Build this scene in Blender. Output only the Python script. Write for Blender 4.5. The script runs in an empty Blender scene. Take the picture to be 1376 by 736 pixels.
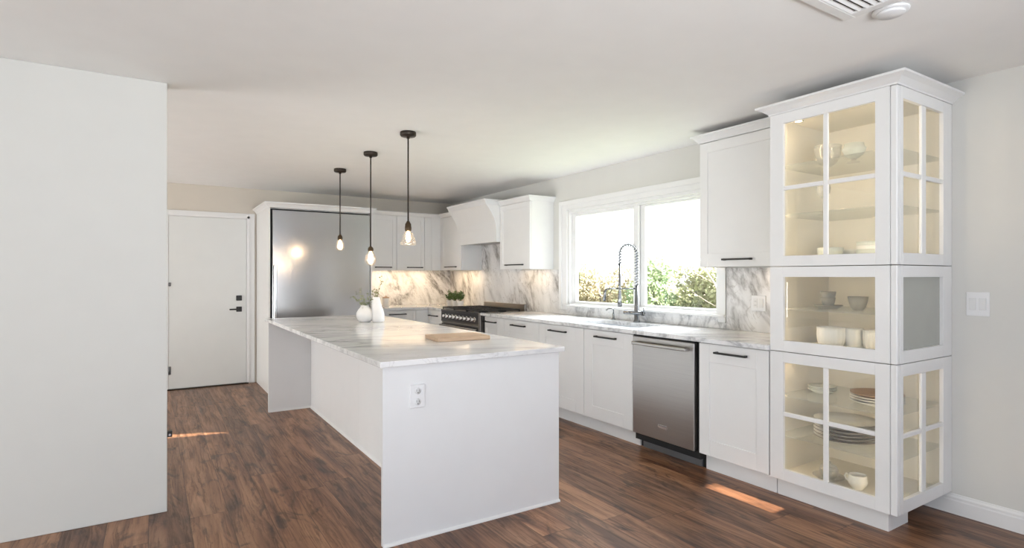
import bpy, bmesh, math, random
from mathutils import Vector, Matrix
R = math.radians
SC = bpy.context.scene
COL = SC.collection
random.seed(7)

# ------------------------------------------------------------------ camera
CEIL, XW, YB, YL, YF, XL = 2.473, 3.88, 7.87, 3.82, -2.2, -3.4
cd = bpy.data.cameras.new('camera'); cam = bpy.data.objects.new('camera', cd); COL.objects.link(cam)
cam.location = (0, 0, 1.36); cam.rotation_euler = (R(90), 0, R(-32.4328))
cd.sensor_fit = 'HORIZONTAL'; cd.sensor_width = 36; cd.lens = 758.76 / 1376 * 36
cd.shift_y = 2.66 / 1376; cd.clip_start = .02
SC.camera = cam
# ------------------------------------------------------------------ light and exposure
vs = SC.view_settings
SC.display_settings.display_device = 'sRGB'
vs.view_transform = 'Standard'; vs.look = 'None'; vs.gamma = 1; vs.use_curve_mapping = False
vs.exposure = 0.0
w = bpy.data.worlds.new('sky'); SC.world = w; w.use_nodes = True
bg = w.node_tree.nodes['Background']; bg.inputs[0].default_value = (.93, .97, 1, 1); bg.inputs[1].default_value = 3.4

def lamp(name, kind, loc, rot, energy, color=(1, 1, 1), **kw):
    d = bpy.data.lights.new(name, kind); d.energy = energy; d.color = color
    for k, v in kw.items(): setattr(d, k, v)
    o = bpy.data.objects.new(name, d); COL.objects.link(o); o.location = loc; o.rotation_euler = rot
    return o
SUN_EL = R(17)
lamp('sun', 'SUN', (0, -6, 5), (R(90) - SUN_EL, 0, 0), 60, (1, .95, .86), angle=R(.15))
lamp('rear_fill', 'AREA', (-.2, YF + .06, 1.3), (R(90), 0, 0), 80, (.71, .80, 1), shape='RECTANGLE', size=5.0, size_y=2.2)  # added fill lamp before the rear wall, in place of unseen windows
lamp('bounce_fill', 'AREA', (.95, -1.9, 1.25), (R(111), 0, R(-6)), 27, (.94, .98, 1), shape='RECTANGLE', size=2.6, size_y=.8, spread=R(75))  # added fill lamp tilted at the ceiling, like a bounced flash
lamp('side_fill', 'AREA', (XL + .06, .7, 1.3), (R(95), 0, R(-90)), 110, (.92, .98, 1), shape='RECTANGLE', size=4.6, size_y=2.2)  # added fill lamp by the solid side wall, brightens the cabinet fronts
lamp('hall_fill', 'AREA', (XL + .06, 5.9, 1.1), (R(112), 0, R(-90)), 163, (.98, .99, 1), shape='RECTANGLE', size=2.6, size_y=1.8)  # added fill lamp hidden in the hall, lifts the back of the room
lamp('window_fill', 'AREA', (7.2, 3.7, 4.3), Vector((-3.3, .2, -2.8)).to_track_quat('-Z', 'Y').to_euler(), 1550, (.86, .93, 1), shape='RECTANGLE', size=3.6, size_y=2.6)  # added lamp outside, above the view, boosts sky light through the window
p = lamp('window_portal', 'AREA', (4.06, 3.96, 1.57), (R(90), 0, R(90)), 1, shape='RECTANGLE', size=2.0, size_y=1.05)
p.data.cycles.is_portal = True

# ------------------------------------------------------------------ materials
def nt(name):
    m = bpy.data.materials.new(name); m.use_nodes = True
    t = m.node_tree; return m, t, t.nodes['Principled BSDF']
def N(t, typ, **kw):
    n = t.nodes.new(typ)
    for k, v in kw.items():
        if isinstance(k, str) and hasattr(n, k): setattr(n, k, v)
    return n
def math_(t, op, a, b=None, c=None):
    n = t.nodes.new('ShaderNodeMath'); n.operation = op
    for i, v in enumerate((a, b, c)):
        if v is None: continue
        if isinstance(v, (int, float)): n.inputs[i].default_value = v
        else: t.links.new(v, n.inputs[i])
    return n.outputs[0]
def ramp(t, fac, stops):
    n = t.nodes.new('ShaderNodeValToRGB'); e = n.color_ramp.elements
    while len(e) < len(stops): e.new(.5)
    for i, (p_, c) in enumerate(stops):
        e[i].position = p_; e[i].color = (*c, 1) if len(c) == 3 else c
    t.links.new(fac, n.inputs[0]); return n.outputs[0]
def noise(t, vec, scale, detail=4, rough=.5, dist=0.):
    n = t.nodes.new('ShaderNodeTexNoise'); n.inputs['Scale'].default_value = scale
    n.inputs['Detail'].default_value = detail; n.inputs['Roughness'].default_value = rough
    n.inputs['Distortion'].default_value = dist; t.links.new(vec, n.inputs['Vector']); return n.outputs[0]
def mix(t, fac, a, b, mode='MIX'):
    n = t.nodes.new('ShaderNodeMix'); n.data_type = 'RGBA'; n.blend_type = mode
    for s, v in ((0, fac), (6, a), (7, b)):
        if isinstance(v, (int, float)): n.inputs[s].default_value = v
        elif isinstance(v, tuple): n.inputs[s].default_value = (*v, 1)
        else: t.links.new(v, n.inputs[s])
    return n.outputs[2]
def pos(t): return t.nodes.new('ShaderNodeNewGeometry').outputs['Position']
def mapping(t, vec, scale=(1, 1, 1), rot=(0, 0, 0), loc=(0, 0, 0)):
    n = t.nodes.new('ShaderNodeMapping'); t.links.new(vec, n.inputs[0])
    n.inputs['Scale'].default_value = scale; n.inputs['Rotation'].default_value = rot; n.inputs['Location'].default_value = loc
    return n.outputs[0]
def bump(t, b, h, strength=.1, dist=.002):
    n = t.nodes.new('ShaderNodeBump'); n.inputs['Strength'].default_value = strength; n.inputs['Distance'].default_value = dist
    t.links.new(h, n.inputs['Height']); t.links.new(n.outputs[0], b.inputs['Normal'])
def plain(name, c, rough=.5, metal=0., var=.03, scale=6, spec=None, bmp=0., bscale=90):
    m, t, b = nt(name); v = pos(t)
    f = noise(t, v, scale, 3)
    lo = tuple(x * (1 - var) for x in c); hi = tuple(min(1, x * (1 + var)) for x in c)
    t.links.new(ramp(t, f, [(.3, lo), (.7, hi)]), b.inputs['Base Color'])
    b.inputs['Roughness'].default_value = rough; b.inputs['Metallic'].default_value = metal
    if spec is not None: b.inputs['Specular IOR Level'].default_value = spec
    if bmp: bump(t, b, noise(t, v, bscale, 3), bmp, .002)
    return m
def emis(name, c, s):
    m, t, b = nt(name); b.inputs['Emission Color'].default_value = (*c, 1); b.inputs['Emission Strength'].default_value = s
    b.inputs['Base Color'].default_value = (*c, 1); return m
def glass(name, tint=(1, 1, 1), refl=.08, rough=.0, body=0., bodycol=(.8, .85, .82)):
    m = bpy.data.materials.new(name); m.use_nodes = True; t = m.node_tree; t.nodes.clear()
    out = t.nodes.new('ShaderNodeOutputMaterial'); tr = t.nodes.new('ShaderNodeBsdfTransparent'); gl = t.nodes.new('ShaderNodeBsdfGlossy')
    tr.inputs[0].default_value = (*tint, 1); gl.inputs['Roughness'].default_value = rough
    lw = t.nodes.new('ShaderNodeLayerWeight'); lw.inputs[0].default_value = .35
    f = math_(t, 'MULTIPLY_ADD', lw.outputs['Facing'], .45 if refl > .05 else .3, refl)
    f = math_(t, 'MINIMUM', f, 1.)
    mx = t.nodes.new('ShaderNodeMixShader'); t.links.new(f, mx.inputs[0]); t.links.new(tr.outputs[0], mx.inputs[1]); t.links.new(gl.outputs[0], mx.inputs[2])
    res = mx.outputs[0]
    if body:
        df = t.nodes.new('ShaderNodeBsdfDiffuse'); df.inputs[0].default_value = (*bodycol, 1)
        m2 = t.nodes.new('ShaderNodeMixShader'); m2.inputs[0].default_value = body
        t.links.new(res, m2.inputs[1]); t.links.new(df.outputs[0], m2.inputs[2]); res = m2.outputs[0]
    t.links.new(res, out.inputs[0]); return m

def wood_floor():
    m, t, b = nt('walnut_planks'); v = pos(t)
    s = t.nodes.new('ShaderNodeSeparateXYZ'); t.links.new(v, s.inputs[0]); x, y = s.outputs[0], s.outputs[1]
    W, L = .193, 1.9
    xr = math_(t, 'DIVIDE', math_(t, 'ADD', x, .02), W); row = math_(t, 'FLOOR', xr)
    wn = t.nodes.new('ShaderNodeTexWhiteNoise'); wn.noise_dimensions = '1D'; t.links.new(row, wn.inputs['W'])
    yr = math_(t, 'ADD', math_(t, 'DIVIDE', y, L), math_(t, 'MULTIPLY', wn.outputs[0], 7.3)); colm = math_(t, 'FLOOR', yr)
    cb = t.nodes.new('ShaderNodeCombineXYZ'); t.links.new(row, cb.inputs[0]); t.links.new(colm, cb.inputs[1])
    w2 = t.nodes.new('ShaderNodeTexWhiteNoise'); w2.noise_dimensions = '2D'; t.links.new(cb.outputs[0], w2.inputs['Vector'])
    rnd = w2.outputs[0]
    # grain coordinates, shifted per plank
    gc = t.nodes.new('ShaderNodeCombineXYZ')
    t.links.new(math_(t, 'MULTIPLY', x, 8.), gc.inputs[0]); t.links.new(math_(t, 'MULTIPLY', y, .75), gc.inputs[1]); t.links.new(math_(t, 'MULTIPLY', rnd, 43.), gc.inputs[2])
    g1 = noise(t, gc.outputs[0], 1.0, 7, .58, 1.6)
    fc = t.nodes.new('ShaderNodeCombineXYZ')
    t.links.new(math_(t, 'ADD', math_(t, 'MULTIPLY', x, 85.), math_(t, 'MULTIPLY', g1, 9.)), fc.inputs[0]); t.links.new(math_(t, 'MULTIPLY', y, 2.2), fc.inputs[1]); t.links.new(math_(t, 'MULTIPLY', rnd, 11.), fc.inputs[2])
    g2 = noise(t, fc.outputs[0], 1.0, 4, .6, .4)
    kc = t.nodes.new('ShaderNodeCombineXYZ')
    t.links.new(math_(t, 'MULTIPLY', x, 5.), kc.inputs[0]); t.links.new(math_(t, 'MULTIPLY', y, 1.7), kc.inputs[1]); t.links.new(math_(t, 'MULTIPLY', rnd, 71.), kc.inputs[2])
    g3 = noise(t, kc.outputs[0], 1.1, 5, .6, 2.2)
    base = ramp(t, g1, [(.30, (.075, .032, .018)), (.43, (.19, .086, .043)), (.55, (.30, .148, .076)), (.72, (.41, .222, .122))])
    fine = ramp(t, g2, [(.36, (.46, .42, .38)), (.50, (.95, .94, .93)), (.7, (1.12, 1.1, 1.08))])
    c = mix(t, .85, base, fine, 'MULTIPLY')
    kn = ramp(t, g3, [(.34, (.24, .24, .26)), (.42, (.8, .8, .8)), (.48, (1, 1, 1))])
    c = mix(t, .8, c, kn, 'MULTIPLY')
    tone = ramp(t, rnd, [(0, (.72, .72, .74)), (.5, (.98, .97, .95)), (1, (1.22, 1.2, 1.15))])
    c = mix(t, .8, c, tone, 'MULTIPLY')
    fx = math_(t, 'FRACT', xr); fy = math_(t, 'FRACT', yr)
    ex = math_(t, 'MULTIPLY', math_(t, 'MINIMUM', fx, math_(t, 'SUBTRACT', 1., fx)), W)
    ey = math_(t, 'MULTIPLY', math_(t, 'MINIMUM', fy, math_(t, 'SUBTRACT', 1., fy)), L)
    e = math_(t, 'MINIMUM', ex, ey)
    gap = ramp(t, math_(t, 'DIVIDE', e, .0030), [(.25, (.42, .38, .36)), (1, (1, 1, 1))])
    c = mix(t, 1., c, gap, 'MULTIPLY')
    t.links.new(c, b.inputs['Base Color'])
    t.links.new(ramp(t, g2, [(.3, (.42, .42, .42)), (.7, (.30, .30, .30))]), b.inputs['Roughness'])
    b.inputs['Specular IOR Level'].default_value = .45
    bump(t, b, g2, .10, .0012)
    return m

def marble(name, rough=.12, rot=(0, 0, .5), scale=(1, 1, 1), vein=(.32, .31, .31), strong=.5, warm=(.55, .5, .45), th=.028, loc=(0, 0, 0), pr=(.42, .62)):
    """white ground, long sharp veins along one direction with soft smoky edges, finer veins between"""
    m, t, b = nt(name); v = mapping(t, mapping(t, pos(t), (1, 1, 1), rot, loc), scale)
    n1 = noise(t, v, 1.0, 7, .55, .9)
    d1 = math_(t, 'ABSOLUTE', math_(t, 'SUBTRACT', n1, .5))
    core = ramp(t, d1, [(0, (1, 1, 1)), (th * .35, (.7, .7, .7)), (th, (.22, .22, .22)), (th * 3, (0, 0, 0))])
    pres = ramp(t, noise(t, v, .8, 2, .5, .3), [(pr[0], (0, 0, 0)), (pr[1], (1, 1, 1))])
    brk = ramp(t, noise(t, v, 7., 5, .65, .5), [(.35, (.35, .35, .35)), (.6, (1, 1, 1))])
    n2 = noise(t, v, 2.6, 7, .58, 1.2)
    d2 = math_(t, 'ABSOLUTE', math_(t, 'SUBTRACT', n2, .52))
    fine = ramp(t, d2, [(0, (.8, .8, .8)), (.008, (.25, .25, .25)), (.022, (0, 0, 0))])
    cloud = ramp(t, noise(t, v, 1.3, 4, .55, .5), [(.33, (.73, .73, .725)), (.5, (.85, .845, .835)), (.8, (.88, .88, .875))])
    f = math_(t, 'MULTIPLY', math_(t, 'MULTIPLY', core, brk), math_(t, 'MULTIPLY', pres, strong))
    f2 = math_(t, 'MULTIPLY', fine, strong * .7)
    c = mix(t, f2, cloud, warm); c = mix(t, f, c, vein)
    t.links.new(c, b.inputs['Base Color']); b.inputs['Roughness'].default_value = rough
    return m

def steel(name, c=(.55, .54, .53), rough=.3, axis=2, var=.04):
    m, t, b = nt(name); sc = [240, 240, 240]; sc[axis] = 2.
    n = noise(t, mapping(t, pos(t), tuple(sc)), 1., 3)
    t.links.new(ramp(t, n, [(.3, tuple(x * (1 - var) for x in c)), (.7, tuple(min(1, x * (1 + var)) for x in c))]), b.inputs['Base Color'])
    b.inputs['Metallic'].default_value = 1.
    t.links.new(ramp(t, n, [(.3, (rough * (1 - var),) * 3), (.7, (rough * (1 + var),) * 3)]), b.inputs['Roughness'])
    return m
def leafmat(name, a, c2, scale=20, rough=.6, thru=0.):
    m, t, b = nt(name); c = ramp(t, noise(t, pos(t), scale, 2), [(.35, a), (.65, c2)])
    t.links.new(c, b.inputs['Base Color']); b.inputs['Roughness'].default_value = rough
    if thru:
        tl = t.nodes.new('ShaderNodeBsdfTranslucent'); t.links.new(c, tl.inputs[0])
        mx = t.nodes.new('ShaderNodeMixShader'); mx.inputs[0].default_value = thru
        t.links.new(b.outputs[0], mx.inputs[1]); t.links.new(tl.outputs[0], mx.inputs[2])
        t.links.new(mx.outputs[0], t.nodes['Material Output'].inputs[0])
    return m

M = {}
M['wall'] = plain('wall_paint', (.675, .665, .625), .85, var=.01, bmp=.03, bscale=220)
M['wallwarm'] = plain('cream_wall_paint', (.66, .605, .525), .85, var=.01, bmp=.03, bscale=220)
M['ceiling'] = plain('ceiling_paint', (.88, .87, .85), .95, var=.01, bmp=.04, bscale=160)
M['trim'] = plain('trim_paint', (.80, .795, .78), .4, var=.01)
M['cab'] = plain('cabinet_paint', (.83, .825, .805), .38, var=.01)
M['island'] = plain('island_paint', (.79, .79, .785), .4, var=.01)
M['dooor'] = plain('door_paint', (.72, .725, .70), .4, var=.01)
M['floor'] = wood_floor()
M['counter'] = marble('marble_worktop', .1, (0, 0, .35), (.8, 2.4, 2.0), (.25, .25, .26), .8, (.42, .41, .40), .035, pr=(.36, .56))
VD = Vector((.45, -.45, -1)).to_track_quat('Z', 'Y').to_matrix().transposed().to_euler()
M['splash'] = marble('marble_splash', .15, tuple(VD), (2.6, 2.6, .7), (.17, .155, .14), 1., (.36, .33, .30), .068, (1.3, 2.4, .7), (.38, .52))
M['steel'] = steel('brushed_steel', (.38, .36, .34), .30, 1)
M['fridge_steel'] = steel('fridge_steel', (.46, .46, .465), .20, 2, .015)
M['chrome'] = plain('chrome', (.72, .73, .74), .16, 1., .02)
M['faucet'] = plain('faucet_chrome', (.26, .27, .28), .14, 1., .03)
M['coil'] = plain('spring_steel', (.13, .135, .14), .35, 1., .03)
M['sinksteel'] = plain('sink_steel', (.6, .62, .64), .3, 1., .03)
M['black'] = plain('black_metal', (.022, .02, .018), .42, .3, .1)
M['dark'] = plain('dark_gap', (.012, .012, .012), .7, 0, .1)
M['bronze'] = plain('dark_bronze', (.045, .035, .027), .4, .7, .1)
M['brass'] = plain('aged_brass', (.10, .068, .042), .4, .9, .1)
M['rangeblk'] = plain('range_enamel', (.055, .056, .058), .28, .5, .08)
M['iron'] = plain('cast_iron', (.018, .018, .018), .6, 0, .15)
M['knob'] = plain('knob_chrome', (.75, .74, .72), .2, 1., .02)
M['greytoe'] = plain('grey_toe', (.17, .175, .18), .45, .6, .05)
M['pane'] = glass('window_glass', (1, 1, 1), .02)
M['cglass'] = glass('cabinet_glass', (.965, .975, .965), .035, 0., .03, (.8, .8, .76))
M['frost'] = plain('frosted_glass', (.41, .415, .37), .25, 0, .02)
M['shelf'] = glass('shelf_glass', (.98, .99, .982), .03, .05, .12, (.88, .92, .88))
M['bowlglass'] = glass('clear_bowl_glass', (.98, .985, .98), .04, .02, .16, (.92, .92, .9))
M['bulbglass'] = glass('bulb_glass', (1, .97, .93), .05, 0., .018, (1, .9, .78))
M['filament'] = emis('filament_glow', (1, .66, .33), 34)
M['warmled'] = emis('warm_led', (1, .74, .45), 14)
M['cabin'] = plain('display_interior', (.80, .755, .665), .55, 0, .01)
M['china'] = plain('white_china', (.82, .815, .79), .2, 0, .02)
M['celadon'] = plain('pale_green_china', (.60, .64, .60), .25, 0, .06, 30)
M['stone'] = plain('grey_stoneware', (.25, .24, .21), .5, 0, .12, 40)
M['brownplate'] = plain('tan_stoneware', (.36, .24, .16), .45, 0, .1, 30)
M['rim'] = plain('plate_dark_rim', (.16, .15, .14), .4, 0, .1)
M['vase'] = plain('white_ceramic', (.84, .83, .81), .5, 0, .02, 20)
M['pot'] = plain('pot_ceramic', (.76, .745, .72), .5, 0, .03)
M['soil'] = plain('potting_soil', (.05, .035, .025), .9, 0, .3, 60)
M['leaf'] = leafmat('dark_leaf', (.035, .085, .018), (.10, .19, .045), 60)
M['sprig'] = leafmat('sprig_leaf', (.13, .17, .06), (.42, .42, .24), 90)
M['stem'] = plain('green_stem', (.15, .17, .06), .6)
M['board'] = None
M['plastic'] = plain('white_plastic', (.80, .80, .80), .35, 0, .01)
M['slot'] = plain('slot_grey', (.10, .10, .10), .5)
M['rock'] = plain('rocker_plastic', (.74, .74, .73), .3, 0, .01)
def board_wood():
    m, t, b = nt('maple_board'); v = mapping(t, pos(t), (5, 60, 60), (0, 0, R(-8)))
    n = noise(t, v, 1., 5, .55, .5)
    t.links.new(ramp(t, n, [(.3, (.50, .335, .205)), (.7, (.66, .48, .33))]), b.inputs['Base Color']); b.inputs['Roughness'].default_value = .5
    return m
M['board'] = board_wood()
M['hedge'] = [leafmat('hedge_leaf_%d' % i, a, b_, 3, .6, .45) for i, (a, b_) in enumerate([((.28, .31, .17), (.42, .42, .26)), ((.38, .34, .22), (.48, .42, .30)), ((.20, .29, .16), (.31, .37, .23))])]
M['bark'] = plain('bark', (.20, .175, .15), .9, 0, .2, 12)
M['grass'] = leafmat('lawn_grass', (.08, .12, .03), (.18, .2, .07), 9)

# ------------------------------------------------------------------ mesh builder
def axisrot(d):
    return Vector(d).normalized().to_track_quat('Z', 'Y').to_matrix()
class MB:
    def __init__(s): s.bm = bmesh.new(); s.mats = []
    def box(s, x0, x1, y0, y1, z0, z1, bev=.0015):
        x0, x1 = min(x0, x1), max(x0, x1); y0, y1 = min(y0, y1), max(y0, y1); z0, z1 = min(z0, z1), max(z0, z1)
        v = [s.bm.verts.new((x, y, z)) for x in (x0, x1) for y in (y0, y1) for z in (z0, z1)]
        fs = [s.bm.faces.new([v[i] for i in q]) for q in ((0, 1, 3, 2), (4, 6, 7, 5), (0, 4, 5, 1), (2, 3, 7, 6), (0, 2, 6, 4), (1, 5, 7, 3))]
        if bev:
            es = list({e for f in fs for e in f.edges})
            bev = min(bev, .3 * min(x1 - x0, y1 - y0, z1 - z0))
            bmesh.ops.bevel(s.bm, geom=es, offset=bev, segments=1, affect='EDGES')
        return s
    def prism(s, pts, axis, a, b):
        """closed 2-D outline extruded along axis 0/1/2 from a to b; outline gives the other two axes in order"""
        def P(q, c):
            l = list(q); l.insert(axis, c); return l
        A = [s.bm.verts.new(P(q, a)) for q in pts]; B = [s.bm.verts.new(P(q, b)) for q in pts]
        n = len(pts); fs = [s.bm.faces.new(A), s.bm.faces.new(B[::-1])]
        for i in range(n): fs.append(s.bm.faces.new((A[i], B[i], B[(i + 1) % n], A[(i + 1) % n])))
        bmesh.ops.recalc_face_normals(s.bm, faces=fs); return s
    def rings(s, rs, cap=True, smooth=True):
        fs = []
        n = len(rs[0]); V = [[s.bm.verts.new(p) for p in r] for r in rs]
        for a, b in zip(V, V[1:]):
            for i in range(n):
                f = s.bm.faces.new((a[i], a[(i + 1) % n], b[(i + 1) % n], b[i])); f.smooth = smooth; fs.append(f)
        if cap: fs.append(s.bm.faces.new(V[0][::-1])); fs.append(s.bm.faces.new(V[-1]))
        return s
    def lathe(s, c, prof, n=28, mod=None, cap=True, smooth=True):
        rs = []
        for r, z in prof:
            r = max(r, .0004); ring = []
            for i in range(n):
                a = 2 * math.pi * i / n; k = mod(a, z) if mod else 1.
                ring.append((c[0] + r * k * math.cos(a), c[1] + r * k * math.sin(a), c[2] + z))
            rs.append(ring)
        return s.rings(rs, cap, smooth)
    def cyl(s, p0, p1, r, n=16, r1=None, smooth=True):
        p0, p1 = Vector(p0), Vector(p1); m = axisrot(p1 - p0); r1 = r if r1 is None else r1; rs = []
        for p_, q in ((p0, r), (p1, r1)):
            rs.append([p_ + m @ Vector((q * math.cos(2 * math.pi * i / n), q * math.sin(2 * math.pi * i / n), 0)) for i in range(n)])
        return s.rings(rs, True, smooth)
    def tube(s, pts, r, n=8):
        pts = [Vector(p_) for p_ in pts]; rs = []
        rad = r if isinstance(r, (list, tuple)) else [r] * len(pts)
        up = None
        for i, p_ in enumerate(pts):
            d = (pts[min(i + 1, len(pts) - 1)] - pts[max(i - 1, 0)]).normalized()
            if up is None:
                up = d.orthogonal().normalized()
            else:
                up = (up - d * up.dot(d)); up = up.normalized() if up.length > 1e-6 else d.orthogonal().normalized()
            q = d.cross(up)
            rs.append([p_ + rad[i] * (math.cos(2 * math.pi * k / n) * up + math.sin(2 * math.pi * k / n) * q) for k in range(n)])
        return s.rings(rs)
    def leaf(s, c, d, nrm, l, w_):
        d = Vector(d).normalized(); nrm = Vector(nrm); sd = d.cross(nrm)
        sd = sd.normalized() if sd.length > 1e-5 else d.orthogonal().normalized()
        up = sd.cross(d); c = Vector(c)
        q = [c, c + d * l * .45 + sd * w_ * .5 + up * w_ * .12, c + d * l, c + d * l * .45 - sd * w_ * .5 + up * w_ * .12]
        s.bm.faces.new([s.bm.verts.new(p_) for p_ in q]); return s
    def crown(s, path, prof, side=1):
        """profile [(out, z)...] swept along an axis-aligned XY path, mitred"""
        P = [Vector((a, b)) for a, b in path]; nr = []
        for a, b in zip(P, P[1:]):
            d = (b - a).normalized(); nr.append(Vector((d.y, -d.x)) * side)
        off = []
        for i in range(len(P)):
            if i == 0: off.append(nr[0])
            elif i == len(P) - 1: off.append(nr[-1])
            else:
                m = nr[i - 1] + nr[i]; off.append(m / max(m.dot(nr[i]), 1e-4))
        V = [[s.bm.verts.new((P[i].x + off[i].x * o, P[i].y + off[i].y * o, z)) for o, z in prof] for i in range(len(P))]
        n = len(prof); fs = []
        for a, b in zip(V, V[1:]):
            for k in range(n): fs.append(s.bm.faces.new((a[k], a[(k + 1) % n], b[(k + 1) % n], b[k])))
        fs.append(s.bm.faces.new(V[0])); fs.append(s.bm.faces.new(V[-1][::-1]))
        bmesh.ops.recalc_face_normals(s.bm, faces=fs); return s
    def build(s, name, mat, parent=None):
        if parent is not None:
            o_ = ORG[parent.name]; bmesh.ops.translate(s.bm, verts=s.bm.verts, vec=-o_)
        me = bpy.data.meshes.new(name); s.bm.to_mesh(me); s.bm.free()
        if isinstance(mat, str): mat = M[mat]
        me.materials.append(mat)
        o = bpy.data.objects.new(name, me); COL.objects.link(o)
        if parent is not None: o.parent = parent; ORG[o.name] = ORG[parent.name]
        else: ORG[o.name] = Vector((0, 0, 0))
        return o
ORG = {}
def tag(o, label, cat, group=None, kind=None):
    o['label'] = label; o['category'] = cat
    if group: o['group'] = group
    if kind: o['kind'] = kind
    return o
def thing(name, loc, label, cat, group=None):
    o = bpy.data.objects.new(name, None); o.empty_display_size = .05; COL.objects.link(o); o.location = loc
    ORG[o.name] = Vector(loc); return tag(o, label, cat, group)
def struct(name, loc=None, mb=None, mat=None, label=None, cat=None):
    if mb is not None: o = mb.build(name, mat)
    else:
        o = bpy.data.objects.new(name, None); COL.objects.link(o); o.location = loc or (0, 0, 0); ORG[o.name] = Vector(loc or (0, 0, 0))
    o['kind'] = 'structure'
    if label: o['label'] = label
    if cat: o['category'] = cat
    return o
def dup(o, loc, label=None):
    """a copy of a thing with copies of its parts and sub-parts"""
    c = o.copy(); COL.objects.link(c); c.location = loc; ORG[c.name] = Vector(loc)
    if label: c['label'] = label
    for ch in o.children:
        d = ch.copy(); COL.objects.link(d); d.parent = c
        for g in ch.children:
            e = g.copy(); COL.objects.link(e); e.parent = d
    return c

# ------------------------------------------------------------------ the room
struct('floor', None, MB().box(XL - .2, XW + .14, YF - .2, YB + .15, -.1, 0, 0), 'floor', 'dark walnut plank floor running through the kitchen', 'floor')
struct('ceiling', None, MB().box(XL - .2, XW + .14, YF - .2, YB + .15, CEIL, CEIL + .1, 0), 'ceiling', 'smooth white ceiling over the kitchen', 'ceiling')
struct('wall_left', None, MB().box(XL, .068, YL, YL + .12, 0, CEIL, .003), 'wall', 'pale plain partition wall at the edge of the hall', 'wall')
struct('wall_back', None, MB().box(XL, XW + .14, YB, YB + .12, 0, CEIL, 0), 'wallwarm', 'cream wall with the flat white door', 'wall')
WY0, WY1, WZ0, WZ1 = 2.97, 4.95, 1.045, 2.09
m = MB()
m.box(XW, XW + .14, YF - .1, WY0, 0, CEIL, 0).box(XW, XW + .14, WY1, YB + .1, 0, CEIL, 0).box(XW, XW + .14, WY0, WY1, 0, WZ0, 0).box(XW, XW + .14, WY0, WY1, WZ1, CEIL, 0)
struct('wall_right', None, m, 'wall', 'pale wall around the wide sink window', 'wall')
struct('wall_side', None, MB().box(XL - .12, XL, YF, YB, 0, CEIL, 0), 'wall', 'plain wall far along the hall', 'wall')
# unseen wall behind the camera; two slots shaped to throw the sun patches
tn = math.tan(SUN_EL)
def zat(y): return (y - YF) * tn
hx = [(.085, .55, zat(5.465), zat(5.68)), (3.004, 3.117, zat(1.935), zat(2.43))]
m = MB()
m.box(XL, hx[0][0], YF - .02, YF, 0, CEIL, 0).box(hx[0][1], hx[1][0], YF - .02, YF, 0, CEIL, 0).box(hx[1][1], XW, YF - .02, YF, 0, CEIL, 0)
for a, b, c, d in hx: m.box(a, b, YF - .02, YF, 0, c, 0).box(a, b, YF - .02, YF, d, CEIL, 0)
a, b, c, d = hx[0]
m.prism([(a, c), (b, c), (b, c + .001), (a, zat(5.555))], 1, YF - .02, YF).prism([(a, d), (b, d), (b, zat(5.475) + .008), (a, zat(5.67) + .007)], 1, YF - .02, YF)
struct('wall_front', None, m, 'wall', 'unseen wall facing the kitchen, slotted to shape the sun patches', 'wall')
# baseboard on the window wall
m = MB().prism([(XW, 0), (XW - .016, 0), (XW - .016, .075), (XW - .013, .082), (XW - .013, .094), (XW - .007, .104), (XW - .005, .112), (XW, .112)], 1, YF, 2.05)
struct('baseboard_right', None, m, 'trim', 'white moulded baseboard along the wall beside the glass cabinet', 'baseboard')
# door in the back wall
d1 = struct('door_1', (.57, YB, 0), label='flat white door with black lever in the cream wall', cat='door')
MB().box(.155, .997, YB - .022, YB + .02, .014, 2.078, .002).build('door_panel', 'dooor', d1)
MB().box(.13, 1.02, YB - .05, YB + .0, 0, .012, .002).build('threshold', M['bronze'], d1)
m = MB()
m.box(1.0, 1.095, YB - .022, YB, 0, 2.15, .003).box(.06, .152, YB - .022, YB, 0, 2.15, .003).box(.152, 1.0, YB - .022, YB, 2.08, 2.15, .003)
m.box(1.005, 1.035, YB - .03, YB - .02, 0, 2.12, .002).box(.152, 1.035, YB - .03, YB - .02, 2.085, 2.118, .002)
m.build('casing', 'trim', d1)
for z, h in ((.235, .048), (1.26, .022)): MB().cyl((.16, YB - .03, z - h), (.16, YB - .03, z + h), .009).box(.16, .178, YB - .025, YB - .02, z - h, z + h, 0).build('hinge', 'greytoe', d1)
m = MB().box(.88, .945, YB - .034, YB - .02, 1.05, 1.115, .012); m.cyl((.9125, YB - .034, 1.0825), (.9125, YB - .046, 1.0825), .021)
m.build('deadbolt', 'black', d1)
m = MB().box(.88, .945, YB - .034, YB - .02, .91, .975, .012); m.cyl((.9125, YB - .034, .9425), (.9125, YB - .062, .9425), .014).box(.80, .925, YB - .072, YB - .058, .934, .952, .004)
m.build('lever_handle', 'black', d1)
# small latch on the end of the partition
t_ = thing('wall_catch', (.068, YL + .03, .44), 'small dark metal catch low on the end of the pale partition wall', 'catch')
MB().box(.068, .094, YL + .012, YL + .05, .425, .458, .002).build('catch_body', 'black', t_)
MB().cyl((.081, YL + .012, .44), (.081, YL + .002, .44), .006).build('catch_pin', 'chrome', t_)

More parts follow.
